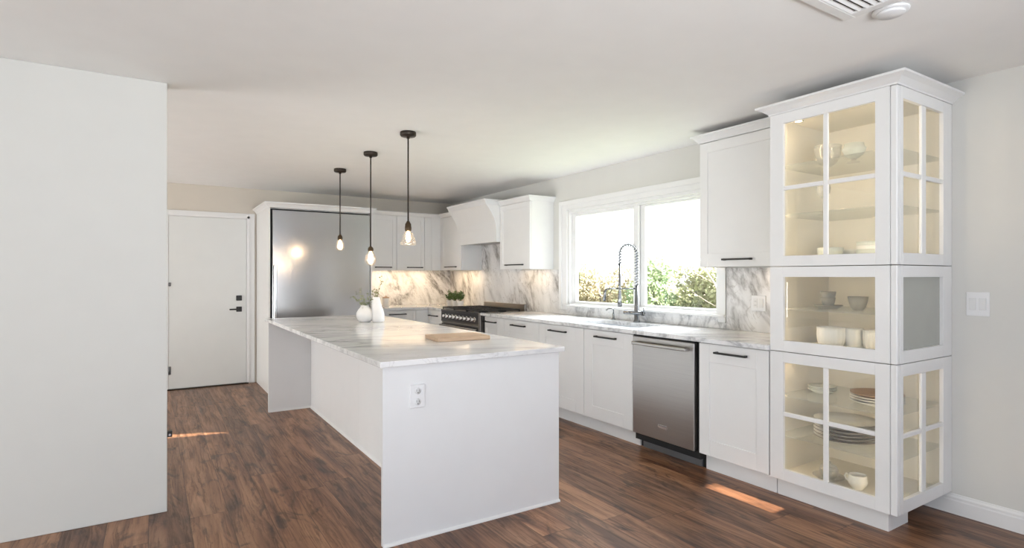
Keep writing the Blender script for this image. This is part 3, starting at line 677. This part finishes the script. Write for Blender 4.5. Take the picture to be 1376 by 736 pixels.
# ------------------------------------------------------------------ glass display cabinets (three stacked units)
TX, TY0, TY1 = 3.22, 1.385, 2.092
BK = XW - .018
def display(z0, z1, label, mull, sidemull, shelves, gz0, gz1, puck=None, base=False, fill_led=0.):
    t_ = thing('display_cabinet', (3.55, 1.74, z0), label, 'cabinet')
    m = MB(); th = .018; xs = TX + .022
    m.box(xs, BK, TY1 - th, TY1, z0 + .002, z1 - .002, .001).box(BK - .008, BK, TY0 + .026, TY1 - th, z0 + .002, z1 - .002, 0)
    m.box(xs, BK - .008, TY0 + .026, TY1 - th, z0 + .002, z0 + .02, 0).box(xs, BK - .008, TY0 + .026, TY1 - th, z1 - .02, z1 - .002, 0)
    m.build('carcass', 'cabin', t_)
    MB().box(TX + .0015, TX + .034, TY0 + .0, TY0 + .033, z0 + .002, z1 - .002, .004).build('corner_post', 'cab', t_)
    # front door
    yA, yB = TY0 + .0345, TY1; g0, g1 = 1.49, 2.006; X = TX
    m = MB()
    m.box(X, X + .021, yA, g0, z0 + .002, z1 - .002, .0012).box(X, X + .021, g1, yB, z0 + .002, z1 - .002, .0012)
    m.box(X, X + .021, g0, g1, z0 + .002, gz0, .0012).box(X, X + .021, g0, g1, gz1, z1 - .002, .0012)
    if mull:
        zc = mull; yc = 1.7525
        m.box(X + .002, X + .018, yc - .0135, yc + .0135, gz0, gz1, .003).box(X + .002, X + .018, g0, yc - .0135, zc - .0125, zc + .0125, .003).box(X + .002, X + .018, yc + .0135, g1, zc - .0125, zc + .0125, .003)
    d = m.build('door', 'cab', t_)
    MB().box(X + .0185, X + .0205, g0 - .0, g1, gz0, gz1, 0).build('glass_pane', 'cglass', d)
    # glazed side
    xA, xB = TX + .0345, XW - .002; h0, h1 = 3.289, 3.767; Y = TY0
    m = MB()
    m.box(xA, h0, Y, Y + .021, z0 + .002, z1 - .002, .0012).box(h1, xB, Y, Y + .021, z0 + .002, z1 - .002, .0012)
    m.box(h0, h1, Y, Y + .021, z0 + .002, gz0, .0012).box(h0, h1, Y, Y + .021, gz1, z1 - .002, .0012)
    if sidemull:
        xc = 3.531
        m.box(xc - .027, xc + .027, Y + .002, Y + .018, gz0, gz1, .004).box(h0, xc - .027, Y + .002, Y + .018, sidemull - .0125, sidemull + .0125, .003).box(xc + .027, h1, Y + .002, Y + .018, sidemull - .0125, sidemull + .0125, .003)
    d = m.build('side_frame', 'cab', t_)
    MB().box(h0, h1, Y + .0185, Y + .0205, gz0, gz1, 0).build('glass_pane', 'cglass' if sidemull else 'frost', d)
    for z in shelves: MB().box(TX + .045, BK - .01, TY0 + .03, TY1 - th - .002, z - .008, z, .001).build('glass_shelf', 'shelf', t_)
    if puck:
        pk = MB().lathe((puck[0], puck[1], puck[2]), [(.0, 0), (.022, 0), (.022, -.01), (.03, -.013), (.03, -.018), (.0, -.018)], 20).build('puck_light', 'chrome', t_)
        MB().cyl((puck[0], puck[1], puck[2] - .018), (puck[0], puck[1], puck[2] - .0195), .02).build('lens', 'warmled', pk)
        l = lamp('puck_lamp', 'SPOT', (0, 0, 0), (0, 0, 0), puck[3], (1, .80, .55), spot_size=R(165), spot_blend=.6, shadow_soft_size=.02)
        l.parent = t_; l.location = Vector((puck[0], puck[1], puck[2] - .03)) - ORG[t_.name]
    if fill_led:  # added strips hidden behind the front stiles, light the shelves evenly
        za, zb = z0 + .024, z1 - .024
        for yy, ang in ((TY1 - th - .012, -50), (TY0 + .05, 50)):
            st_ = MB().box(TX + .0225, TX + .034, yy - .007, yy + .007, za, zb, .001).build('fill_strip', 'plastic', t_)
            MB().box(TX + .034, TX + .0352, yy - .005, yy + .005, za + .01, zb - .01, 0).build('diffuser', 'warmled', st_)
            l = lamp('shelf_fill', 'AREA', (0, 0, 0), (R(90), 0, R(-90 + ang)), fill_led, (1, .82, .60), shape='RECTANGLE', size=.01, size_y=zb - za)
            l.parent = t_; l.location = Vector((TX + .040, yy, (za + zb) / 2)) - ORG[t_.name]
    if base:
        MB().box(3.30, 3.318, 1.46, TY1, 0, z0 - .001, .001).box(3.318, 3.52, 1.46, 1.478, 0, z0 - .001, .001).build('plinth', 'cab', t_)
    return t_
SA, SB_ = .902, 1.417
tt = display(SB_, 2.347, 'topmost glazed display cabinet with four-pane door under the crown', 1.891, 1.894, (2.036, 1.736), 1.481, 2.283, (3.34, 1.98, 2.3265, .35), fill_led=1.5)
MB().crown([(3.6, TY1), (TX, TY1), (TX, TY0), (XW, TY0)], CP(2.345, .054, .062), 1).box(TX, XW - .001, TY0, TY1, 2.3475, 2.3985, .001).build('crown', 'trim', tt)
display(SA, SB_, 'middle display cabinet with one undivided glass pane in its door', None, None, (1.160,), .97, 1.354, fill_led=.42)
display(.12, SA, 'bottom display cabinet with four-pane door on a plinth', .524, .523, (.628, .386), .191, .837, (3.36, 2.0,   .8815, .2), True, fill_led=.62)

# crockery ---------------------------------------------------------------
def single(mb, name, mat, label, cat, group=None): return tag(mb.build(name, mat), label, cat, group)
def bowl_prof(r, h, foot=.45, t=.004):
    o = [(0, 0), (r * foot, 0), (r * foot, .004)] + [(r * (foot + (1 - foot) * math.sin(R(90 * k / 6))), .004 + (h - .004) * (1 - math.cos(R(90 * k / 6)))) for k in range(1, 7)]
    i = [(max(q - t, .001), z + t * .5) for q, z in o[::-1] if z > .005] + [(r * foot * .7, .008), (0, .007)]
    return o + i
def plate_prof(r, h=.018, t=.004): return [(0, 0), (r * .62, 0), (r * .66, .004), (r * .97, h - .003), (r, h), (r * .99, h + .002), (r * .66, t + .005), (r * .6, t + .001), (0, t + .001)]
def cup_prof(r, h, t=.004): return [(0, 0), (r * .5, 0), (r * .55, .004), (r * .72, h * .2), (r * .9, h * .6), (r, h), (r - t, h), (r * .9 - t, h * .6), (r * .7 - t, h * .22), (r * .4, .010), (0, .010)]
fl = lambda a, z: 1 + .035 * math.cos(14 * a)
Z = 2.0365
single(MB().lathe((3.52, 1.90, Z), bowl_prof(.077, .125, .3)), 'glass_bowl', 'bowlglass', 'clear glass bowl on the top glass shelf nearer the window', 'bowl')
b_ = thing('footed_bowl', (3.53, 1.75, Z), 'pale green footed bowl on the top glass shelf', 'bowl')
MB().lathe((3.53, 1.75, Z), [(0, 0), (.035, 0), (.03, .006), (.014, .012), (.014, .022), (.0, .022)], 24).build('foot', 'bowlglass', b_)
MB().lathe((3.53, 1.75, Z + .0225), [(0, 0), (.018, 0), (.045, .018), (.06, .045), (.064, .06), (.055, .07), (.052, .09), (.048, .09), (.05, .068), (.056, .058), (.04, .024), (0, .008)], 28).build('cup', 'celadon', b_)
Z = 1.7365
def wineglass(x, y, label):
    g = thing('wine_glass', (x, y, Z), label, 'glass')
    MB().lathe((x, y, Z), [(0, 0), (.034, 0), (.034, .003), (.006, .008), (.0045, .10), (.0, .10)], 24).build('stem', 'bowlglass', g)
    MB().lathe((x, y, Z + .1), [(0, 0), (.018, .006), (.036, .035), (.04, .065), (.034, .105), (.0325, .105), (.038, .065), (.034, .036), (.016, .01), (0, .004)], 24).build('bowl', 'bowlglass', g)
    return g
wineglass(3.5, 1.915, 'clear stemmed wine glass on the lower shelf behind the glazing bar')
wineglass(3.7, 1.60, 'clear stemmed wine glass on the lower shelf near the wall')
Z = SB_ + .0205
single(MB().lathe((3.52, 1.885, Z), bowl_prof(.072, .095)), 'bowl', 'celadon', 'pale green bowl on the floor of the top display cabinet', 'bowl')
single(MB().lathe((3.66, 1.83, Z), bowl_prof(.06, .085)), 'bowl', 'china', 'white bowl behind the pale green bowl in the top cabinet', 'bowl')
for k, nm in enumerate(('lowest of three ribbed bowls stacked in the top display cabinet', 'middle of three ribbed bowls stacked in the top display cabinet', 'uppermost of three ribbed bowls stacked in the top display cabinet')):
    single(MB().lathe((3.52, 1.62, Z + .022 * k), bowl_prof(.1, .075, .55), 56, lambda a, z: 1 + .02 * math.cos(28 * a)), 'ribbed_bowl', 'celadon' if k != 1 else 'china', nm, 'bowl', 'ribbed bowls stacked in the top cabinet')
Z = 1.1605
single(MB().lathe((3.46, 1.865, Z), plate_prof(.08, .022)), 'saucer', 'stone', 'grey saucer under two stacked cups in the middle cabinet', 'saucer')
single(MB().lathe((3.46, 1.865, Z + .0065), cup_prof(.04, .062), 28, fl), 'cup', 'stone', 'lower grey cup standing on the grey saucer', 'cup', 'stacked grey cups')
single(MB().lathe((3.46, 1.865, Z + .043), cup_prof(.043, .062), 28, fl), 'cup', 'stone', 'upper grey cup nested in another cup on the saucer', 'cup', 'stacked grey cups')
single(MB().lathe((3.45, 1.688, Z), cup_prof(.053, .08)), 'cup', 'stone', 'grey handleless cup alone on the shelf of the middle cabinet', 'cup')
Z = SA + .0205
def jar(x, y, r, h, label, flute):
    p = [(0, 0), (r * .68, 0), (r * .76, .006), (r * .96, h * .4), (r, h * .65), (r * .97, h * .85), (r * .98, h), (r * .9, h), (r * .9, h * .8), (r * .7, h * .1), (0, h * .08)]
    single(MB().lathe((x, y, Z), p, 56, (lambda a, z: 1 + .03 * math.cos(14 * a)) if flute else None), 'storage_jar', 'china', label, 'jar')
jar(3.45, 1.842, .077, .13, 'widest white fluted jar on the floor of the middle cabinet', True)
jar(3.51, 1.737, .05, .127, 'plain white jar between two fluted jars in the middle cabinet', False)
jar(3.50, 1.625, .057, .125, 'narrow white fluted jar at the door stile of the middle cabinet', True)
Z = .6285
for k in range(3): single(MB().lathe((3.55, 1.95, Z + .0115 * k), plate_prof(.082, .02)), 'saucer', 'celadon', ('bottom', 'middle', 'top')[k] + ' saucer of the small stack on the upper shelf of the bottom cabinet', 'saucer', 'small saucer stack in the bottom cabinet')
for k in range(4):
    single(MB().lathe((3.48, 1.60, Z + .0145 * k), plate_prof(.135, .022), 40), 'side_plate', 'brownplate' if k == 3 else 'china', ('bottom white plate under the tan plate', 'second white plate up under the tan plate', 'third white plate up under the tan plate', 'tan plate topping the stack on the upper shelf of the bottom cabinet')[k], 'plate', 'plates stacked under the tan plate')
Z = .3865
for k in range(6):
    pl = thing('dinner_plate', (3.47, 1.765, Z + .0195 * k), ('lowest', 'second lowest', 'third from the bottom', 'third from the top', 'second highest', 'topmost')[k] + ' big white dinner plate in the stack on the lower shelf', 'plate', 'dinner plates stacked in the bottom cabinet')
    z = Z + .0195 * k
    MB().lathe((3.47, 1.765, z), plate_prof(.172, .026, .005), 44).build('dish', 'china', pl)
    MB().lathe((3.47, 1.765, z), [(.1665, .0262), (.1712, .0284), (.1725, .0272), (.1725, .0245), (.171, .0235)], 44, cap=False).build('dark_rim', 'rim', pl)
Z = .12 + .0205
single(MB().lathe((3.42, 1.84, Z), plate_prof(.088, .024)), 'glass_plate', 'bowlglass', 'clear glass saucer on the floor of the bottom cabinet', 'saucer')
g = thing('glass_sugar_bowl', (3.42, 1.84, Z + .007), 'clear glass bowl standing on the glass saucer', 'bowl')
MB().lathe((3.42, 1.84, Z + .007), bowl_prof(.052, .055, .5)).build('bowl', 'bowlglass', g)
MB().lathe((3.42, 1.84, Z + .063), [(.05, 0), (.053, .004), (.04, .022), (.01, .035), (.012, .045), (0, .05)], 24, cap=False).build('lid', 'bowlglass', g)
g = thing('cream_jug', (3.40, 1.665, Z), 'white china cream jug with handle beside the glass saucer', 'jug')
MB().lathe((3.40, 1.665, Z), [(0, 0), (.026, 0), (.028, .005), (.046, .03), (.05, .05), (.045, .07), (.047, .085), (.043, .085), (.041, .07), (.045, .05), (.04, .03), (0, .01)], 28).build('body', 'china', g)
MB().tube([(3.40, 1.707, Z + .072), (3.40, 1.728, Z + .075), (3.40, 1.737, Z + .06), (3.40, 1.728, Z + .042), (3.40, 1.710, Z + .036)], .005, 8).build('handle', 'china', g)

# wall outlets / switch on the window wall
t_ = thing('light_switch', (XW, 1.263, 1.203), 'white double rocker switch on the bare wall beside the glass cabinet', 'switch')
MB().box(XW - .006, XW, 1.21, 1.316, 1.137, 1.27, .003).build('cover_plate', 'plastic', t_)
for y in (1.24, 1.286): MB().box(XW - .010, XW - .005, y - .016, y + .016, 1.17, 1.237, .003).build('rocker', 'rock', t_)
t_ = thing('wall_outlet', (XW, 2.605, 1.153), 'white outlet and switch plate on the marble beside the glass cabinet', 'outlet')
xs = XW - .012
MB().box(xs - .006, xs, 2.545, 2.665, 1.095, 1.212, .003).build('cover_plate', 'plastic', t_)
s_ = MB().box(xs - .009, xs - .005, 2.565, 2.598, 1.12, 1.187, .003).build('rocker', 'rock', t_)
s_ = MB().box(xs - .009, xs - .005, 2.612, 2.645, 1.12, 1.187, .003).build('socket', 'rock', t_)
m = MB()
for z in (1.138, 1.168):
    for y in (2.623, 2.634): m.box(xs - .0096, xs - .0088, y - .001, y + .001, z - .005, z + .005, 0)
m.build('slots', 'slot', s_)

# ceiling vent and detector
t_ = thing('ceiling_vent', (2.34, 1.11, CEIL), 'square white air vent set in the ceiling above the glass cabinet', 'vent')
m = MB(); a, b, c, d = 2.16, 2.525, .925, 1.29; zz = CEIL - .012; fw = .045
m.box(a, b, c, c + fw, zz, CEIL, .003).box(a, b, d - fw, d, zz, CEIL, .003).box(a, a + fw, c + fw, d - fw, zz, CEIL, .003).box(b - fw, b, c + fw, d - fw, zz, CEIL, .003)
m.build('frame', 'trim', t_)
MB().box(a + fw, b - fw, c + fw, d - fw, CEIL - .0015, CEIL - .0005, 0).build('duct_shade', 'dark', t_)  # flat near-black sheet painted as the shade of the duct opening
for k in range(9):
    y = c + fw + .012 + k * .0305
    m = MB().prism([(y, CEIL - .003), (y + .003, CEIL - .002), (y + .017, CEIL - .011), (y + .014, CEIL - .012)], 0, a + fw, b - fw)
    m.build('louver', 'trim', t_)
t_ = thing('smoke_detector', (2.605, 1.145, CEIL), 'round white detector on the ceiling beside the air vent', 'detector')
MB().lathe((2.605, 1.145, CEIL), [(0, 0), (.068, 0), (.068, -.008), (.062, -.012), (0, -.012)], 32).build('base', 'plastic', t_)
MB().lathe((2.605, 1.145, CEIL - .0125), [(0, 0), (.052, 0), (.052, -.006), (.047, -.010), (0, -.011)], 32).build('cover', 'plastic', t_)

# ------------------------------------------------------------------ pendants
def pendant(x, y, zs, zb0, zb1, rw, label, bell=False):
    t_ = thing('pendant_light', (x, y, CEIL), label, 'lamp', 'pendant lights over the island')
    MB().lathe((x, y, CEIL), [(0, 0), (.06, 0), (.062, -.006), (.062, -.026), (.055, -.034), (.012, -.036), (.012, -.05), (0, -.05)], 28).build('canopy', 'bronze', t_)
    MB().cyl((x, y, CEIL - .03), (x, y, zs - .01), .0058, 10).build('rod', 'bronze', t_)
    h = zs - zb0
    MB().lathe((x, y, zb0), [(0, h), (.010, h), (.015, h * .85), (.023, h * .7), (.024, h * .45), (.026, h * .4), (.026, h * .1), (.024, 0), (0, 0)], 20).build('socket', 'brass', t_)
    H = zb0 - zb1
    if bell: pr = [(.022, 0), (.026, -.008), (.042, -H * .35), (rw * .88, -H * .66), (rw, -H * .84), (rw * .93, -H * .95), (rw * .7, -H), (.02, -H * .985), (.001, -H * .98)]
    else: pr = [(.020, 0), (.024, -.008), (rw * .78, -H * .26), (rw, -H * .56), (rw * .86, -H * .8), (rw * .5, -H * .96), (.001, -H)]
    MB().lathe((x, y, zb0), pr, 28, cap=False).build('glass_bulb' if not bell else 'glass_shade', 'bulbglass', t_)
    m = MB().lathe((x, y, zb0 - .004), [(.0, 0), (.008, -.004), (.015, -H * .35), (.019, -H * .5), (.014, -H * .68), (.0, -H * .74)], 14)
    m.build('filament', 'filament', t_)
    l = lamp('pendant_lamp', 'POINT', (0, 0, 0), (0, 0, 0), 3., (1, .80, .58), shadow_soft_size=.03)
    l.parent = t_; l.location = Vector((0, 0, zb0 - H * .5 - CEIL))
pendant(1.642, 5.921, 1.79, 1.737, 1.618, .05, 'black pendant with round bulb hanging closest to the refrigerator')
pendant(1.652, 4.972, 1.626, 1.585, 1.45, .051, 'black pendant with the longest rod above the white vases')
pendant(1.666, 4.121, 1.785, 1.709, 1.598, .062, 'black pendant with flared bell glass over the cutting board', True)

# under-cabinet lights
def under(x0, x1, y0, y1, z, e, label):
    t_ = thing('under_cabinet_light', ((x0 + x1) / 2, (y0 + y1) / 2, z), label, 'lamp')
    MB().box(x0, x1, y0, y1, z - .012, z, .001).build('housing', 'plastic', t_)
    MB().box(x0 + .004, x1 - .004, y0 + .004, y1 - .004, z - .0135, z - .012, 0).build('diffuser', 'warmled', t_)
    l = lamp('strip_lamp', 'AREA', (0, 0, -.02), (0, 0, 0), e, (1, .72, .44), shape='RECTANGLE', size=max(x1 - x0, .02), size_y=max(y1 - y0, .02)); l.parent = t_
under(2.40, 3.50, 7.70, 7.725, UB + .022, 2.6, 'warm strip light under the back wall cabinets')
under(3.70, 3.725, 6.92, 7.5, UB + .022, 1.6, 'warm strip light under the corner wall cabinet by the hood')
under(3.72, 3.745, 5.28, 5.80, UB + .022, .6, 'warm strip light under the cabinet beside the window')
under(3.72, 3.745, 2.14, 2.5, 1.447, .5, 'warm strip light under the tall wall cabinet')

# ------------------------------------------------------------------ things on the island
t_ = thing('round_vase', (1.655, 5.145, CT), 'round white bottle vase with flowering sprigs on the island', 'vase')
MB().lathe((1.655, 5.145, CT + .0005), [(0, 0), (.042, 0), (.05, .004), (.07, .03), (.079, .06), (.076, .085), (.062, .112), (.045, .132), (.037, .146), (.038, .154), (.033, .154), (.031, .146), (.05, .11), (.06, .06), (0, .01)], 36).build('body', 'vase', t_)
m = MB(); rs = []
for k, (r, z, ox) in enumerate([(.05, 0, 0), (.056, .008, 0), (.058, .04, 0), (.056, .08, -.002), (.052, .11, -.007), (.046, .14, -.013), (.041, .17, -.017), (.038, .2, -.02), (.034, .226, -.021), (.03, .231, -.021), (.027, .226, -.021), (.03, .19, -.019), (.03, .17, -.017)]):
    rs.append([(1.762 + ox * S_ + r * math.cos(2 * math.pi * i / 32), 5.085 - ox * .53 + r * math.sin(2 * math.pi * i / 32), CT + .0005 + z) for i in range(32) for S_ in (.84,)])
m.rings(rs)
t2 = thing('tall_vase', (1.762, 5.085, CT), 'tall white vase with leaning neck beside the round vase', 'vase'); m.build('body', 'vase', t2)
def sprig(base, tip, nl, ls, label, group, bend=(0, 0, .03)):
    t_ = thing('leafy_sprig', base, label, 'sprig', group)
    b0, t1 = Vector(base), Vector(tip); pts = []
    for k in range(7):
        u = k / 6; pts.append(b0.lerp(t1, u) + Vector(bend) * (4 * u * (1 - u)))
    m = MB().tube(pts, [.0016 - .0009 * k / 6 for k in range(7)], 5)
    lf = MB()
    for k in range(nl):
        u = .35 + .65 * k / max(nl - 1, 1); i = min(int(u * 6), 5); p_ = pts[i].lerp(pts[i + 1], u * 6 - i)
        d = Vector((random.uniform(-1, 1), random.uniform(-1, 1), random.uniform(-.2, .9)))
        q = p_ + d.normalized() * ls * .5
        m.tube([p_, q], .0006, 4)
        for _ in range(2):
            d2 = d.normalized() + Vector((random.uniform(-.6, .6), random.uniform(-.6, .6), random.uniform(-.6, .6)))
            lf.leaf(q, d2, (random.uniform(-1, 1), random.uniform(-1, 1), 1), ls * random.uniform(.7, 1.25), ls * .55)
    m.build('stem', 'stem', t_); lf.build('leaves', 'sprig', t_)
vb = Vector((1.655, 5.145, CT + .06))
RX, RY = Vector((.844, -.536, 0)), Vector((.536, .844, 0))
for k, (a, h, c) in enumerate([(-.125, .235, 0), (-.085, .27, .04), (-.03, .30, -.03), (.01, .25, .06), (.075, .22, -.02), (.13, .255, .02), (-.06, .21, -.07)]):
    tip = vb + RX * a + RY * c + Vector((0, 0, h - .06))
    sprig(tuple(vb + RX * a * .05), tuple(tip), 9, .024, 'green flowering sprig spreading from the round white vase', 'sprigs in the round vase', bend=tuple(-RX * a * .25 + Vector((0, 0, .02))))
vb = Vector((1.745, 5.093, CT + .15))
for a, h, c, n in ((.055, .275, 0, 12), (-.01, .15, .02, 8), (.03, .16, -.02, 9), (-.035, .13, 0, 7)):
    tip = vb + RX * a + RY * c + Vector((0, 0, h))
    sprig(tuple(vb), tuple(tip), n, .022, 'green sprig standing in the tall white vase', 'sprigs in the tall vase', bend=(0, 0, .02))
# cutting board
t_ = thing('cutting_board', (1.742, 3.432, CT), 'thick pale wooden cutting board lying on the island', 'board')
m = MB().box(1.742 - .187, 1.742 + .187, 3.432 - .13, 3.432 + .13, CT + .0005, CT + .0265, .003)
bmesh.ops.rotate(m.bm, verts=m.bm.verts, cent=(1.742, 3.432, CT), matrix=Matrix.Rotation(R(-6), 3, 'Z')); m.build('plank', 'board', t_)

# things on the corner worktop
t_ = thing('canister', (2.69, 7.45, CT), 'pale ceramic canister on the worktop beside the refrigerator', 'canister')
MB().lathe((2.69, 7.45, CT + .0005), [(0, 0), (.042, 0), (.045, .004), (.045, .118), (.043, .122), (0, .122)], 28).build('body', 'pot', t_)
MB().lathe((2.69, 7.45, CT + .1225), [(0, 0), (.046, 0), (.046, .014), (.02, .02), (.012, .021), (.012, .032), (0, .034)], 28).build('lid', 'board', t_)
def potted(x, y, label, first):
    t_ = thing('potted_plant', (x, y, CT), label, 'plant', 'potted herbs behind the range')
    MB().lathe((x, y, CT + .0005), [(0, 0), (.036, 0), (.038, .003), (.046, .07), (.047, .078), (.042, .078), (.040, .066), (0, .064)], 28).build('pot', 'pot', t_)
    MB().lathe((x, y, CT + .066), [(0, 0), (.0395, 0), (.0395, .003), (0, .006)], 20).build('soil', 'soil', t_)
    st = MB(); lf = MB()
    for k in range(34):
        a = random.uniform(0, 6.28); sp_ = random.uniform(.1, 1); h = random.uniform(.07, .135); r = .085 * sp_
        p0 = Vector((x + .02 * sp_ * math.cos(a), y + .02 * sp_ * math.sin(a), CT + .07)); p1 = Vector((x + r * math.cos(a), y + r * math.sin(a), CT + .075 + h * (1.15 - .45 * sp_)))
        st.tube([p0, p0.lerp(p1, .5) + Vector((0, 0, .012)), p1], .0012, 4)
        for q in range(9):
            c = p0.lerp(p1, .35 + .08 * q); d = Vector((random.uniform(-1, 1), random.uniform(-1, 1), random.uniform(-.1, 1)))
            lf.leaf(c, d, (random.uniform(-.6, .6), random.uniform(-.6, .6), 1), random.uniform(.022, .036), .016)
    st.build('stems', 'stem', t_); lf.build('foliage', 'leaf', t_)
potted(3.585, 7.31, 'bushy green plant in a white pot closest to the back wall', True)
potted(3.60, 7.17, 'bushy green plant in a white pot in the middle of three', False)
potted(3.615, 7.03, 'bushy green plant in a white pot right beside the range', False)

# ------------------------------------------------------------------ the garden beyond the window
struct('ground', None, MB().box(XW + .3, 60, -20, 60, -.4, -.3, 0), 'grass', 'lawn outside the window', 'ground')
def shrub(x, y, h, r, mi, label, n=2600):
    t_ = thing('garden_shrub', (x, y, -.3), label, 'shrub', None)
    m = MB()
    for k in range(5):
        a = random.uniform(0, 6.28); m.tube([(x, y, -.3), (x + .2 * r * math.cos(a), y + .2 * r * math.sin(a), h * .4), (x + .6 * r * math.cos(a), y + .6 * r * math.sin(a), h * .85)], [.05, .03, .01], 6)
    m.build('branches', 'bark', t_)
    lobes = [(x + random.uniform(-.55, .55) * r, y + random.uniform(-.55, .55) * r, random.uniform(.05, .8) * h, r * random.uniform(.3, .6)) for _ in range(9)]
    lf = MB()
    for k in range(n):
        cx, cy, cz, cr = random.choice(lobes); d = Vector((random.gauss(0, 1), random.gauss(0, 1), random.gauss(0, 1))).normalized()
        p_ = Vector((cx, cy, cz)) + d * cr * random.uniform(.55, 1.05)
        if p_.z < -.28: continue
        lf.leaf(p_, d + Vector((random.uniform(-.8, .8), random.uniform(-.8, .8), random.uniform(-.5, .5))), (random.uniform(-1, 1), random.uniform(-1, 1), random.uniform(-.2, 1)), random.uniform(.08, .15), .075)
    lf.build('foliage', M['hedge'][mi], t_)
for x, y, h, r, mi, lb in [
    (12.6, 15.4, 1.75, 1.0, 0, 'pale olive shrub seen at the far edge of the window pane beside the cabinets'),
    (12.4, 14.0, 1.7, 1.0, 1, 'straw-coloured shrub behind the faucet spray'),
    (12.8, 12.7, 1.95, 1.0, 0, 'olive shrub straight behind the faucet coil'),
    (11.6, 10.9, 2.15, .75, 2, 'greenest and tallest shrub just past the middle window stile'),
    (12.4, 10.2, 1.9, .9, 0, 'yellow-green shrub beside the greenest shrub'),
    (13.2, 9.9, 1.7, 1.0, 1, 'straw-coloured shrub behind the bare branches'),
    (12.6, 8.7, 1.75, 1.0, 0, 'olive shrub beyond the bare tree near the wall cabinet'),
    (12.2, 7.7, 1.6, 1.0, 2, 'low green shrub half hidden by the window frame')]:
    shrub(x, y, h, r, mi, lb)
t_ = thing('bare_tree', (10.4, 7.6, -.3), 'thin bare-branched tree outside the wider window pane', 'tree')
trunk = MB().tube([(10.4, 7.6, -.3), (10.35, 7.75, .6), (10.3, 8.0, 1.2), (10.2, 8.4, 1.8), (10.1, 8.8, 2.3), (10.0, 9.2, 2.9)], [.03, .026, .02, .014, .009, .005], 7); trunk.build('trunk', 'bark', t_)
for a, b, c in [((10.3, 8.0, 1.2), (10.2, 8.6, 1.5), (10.1, 9.2, 1.65)), ((10.25, 8.2, 1.5), (10.2, 8.1, 2.0), (10.1, 8.2, 2.5)), ((10.2, 8.4, 1.8), (10.1, 9.0, 2.05), (10.0, 9.5, 2.15)), ((10.35, 7.75, .6), (10.3, 8.2, .8), (10.2, 8.8, 1.15)), ((10.12, 8.7, 2.2), (10.1, 8.75, 2.6), (10.0, 8.7, 2.9))]:
    MB().tube([a, b, c], [.010, .007, .004], 6).build('branch', 'bark', t_)
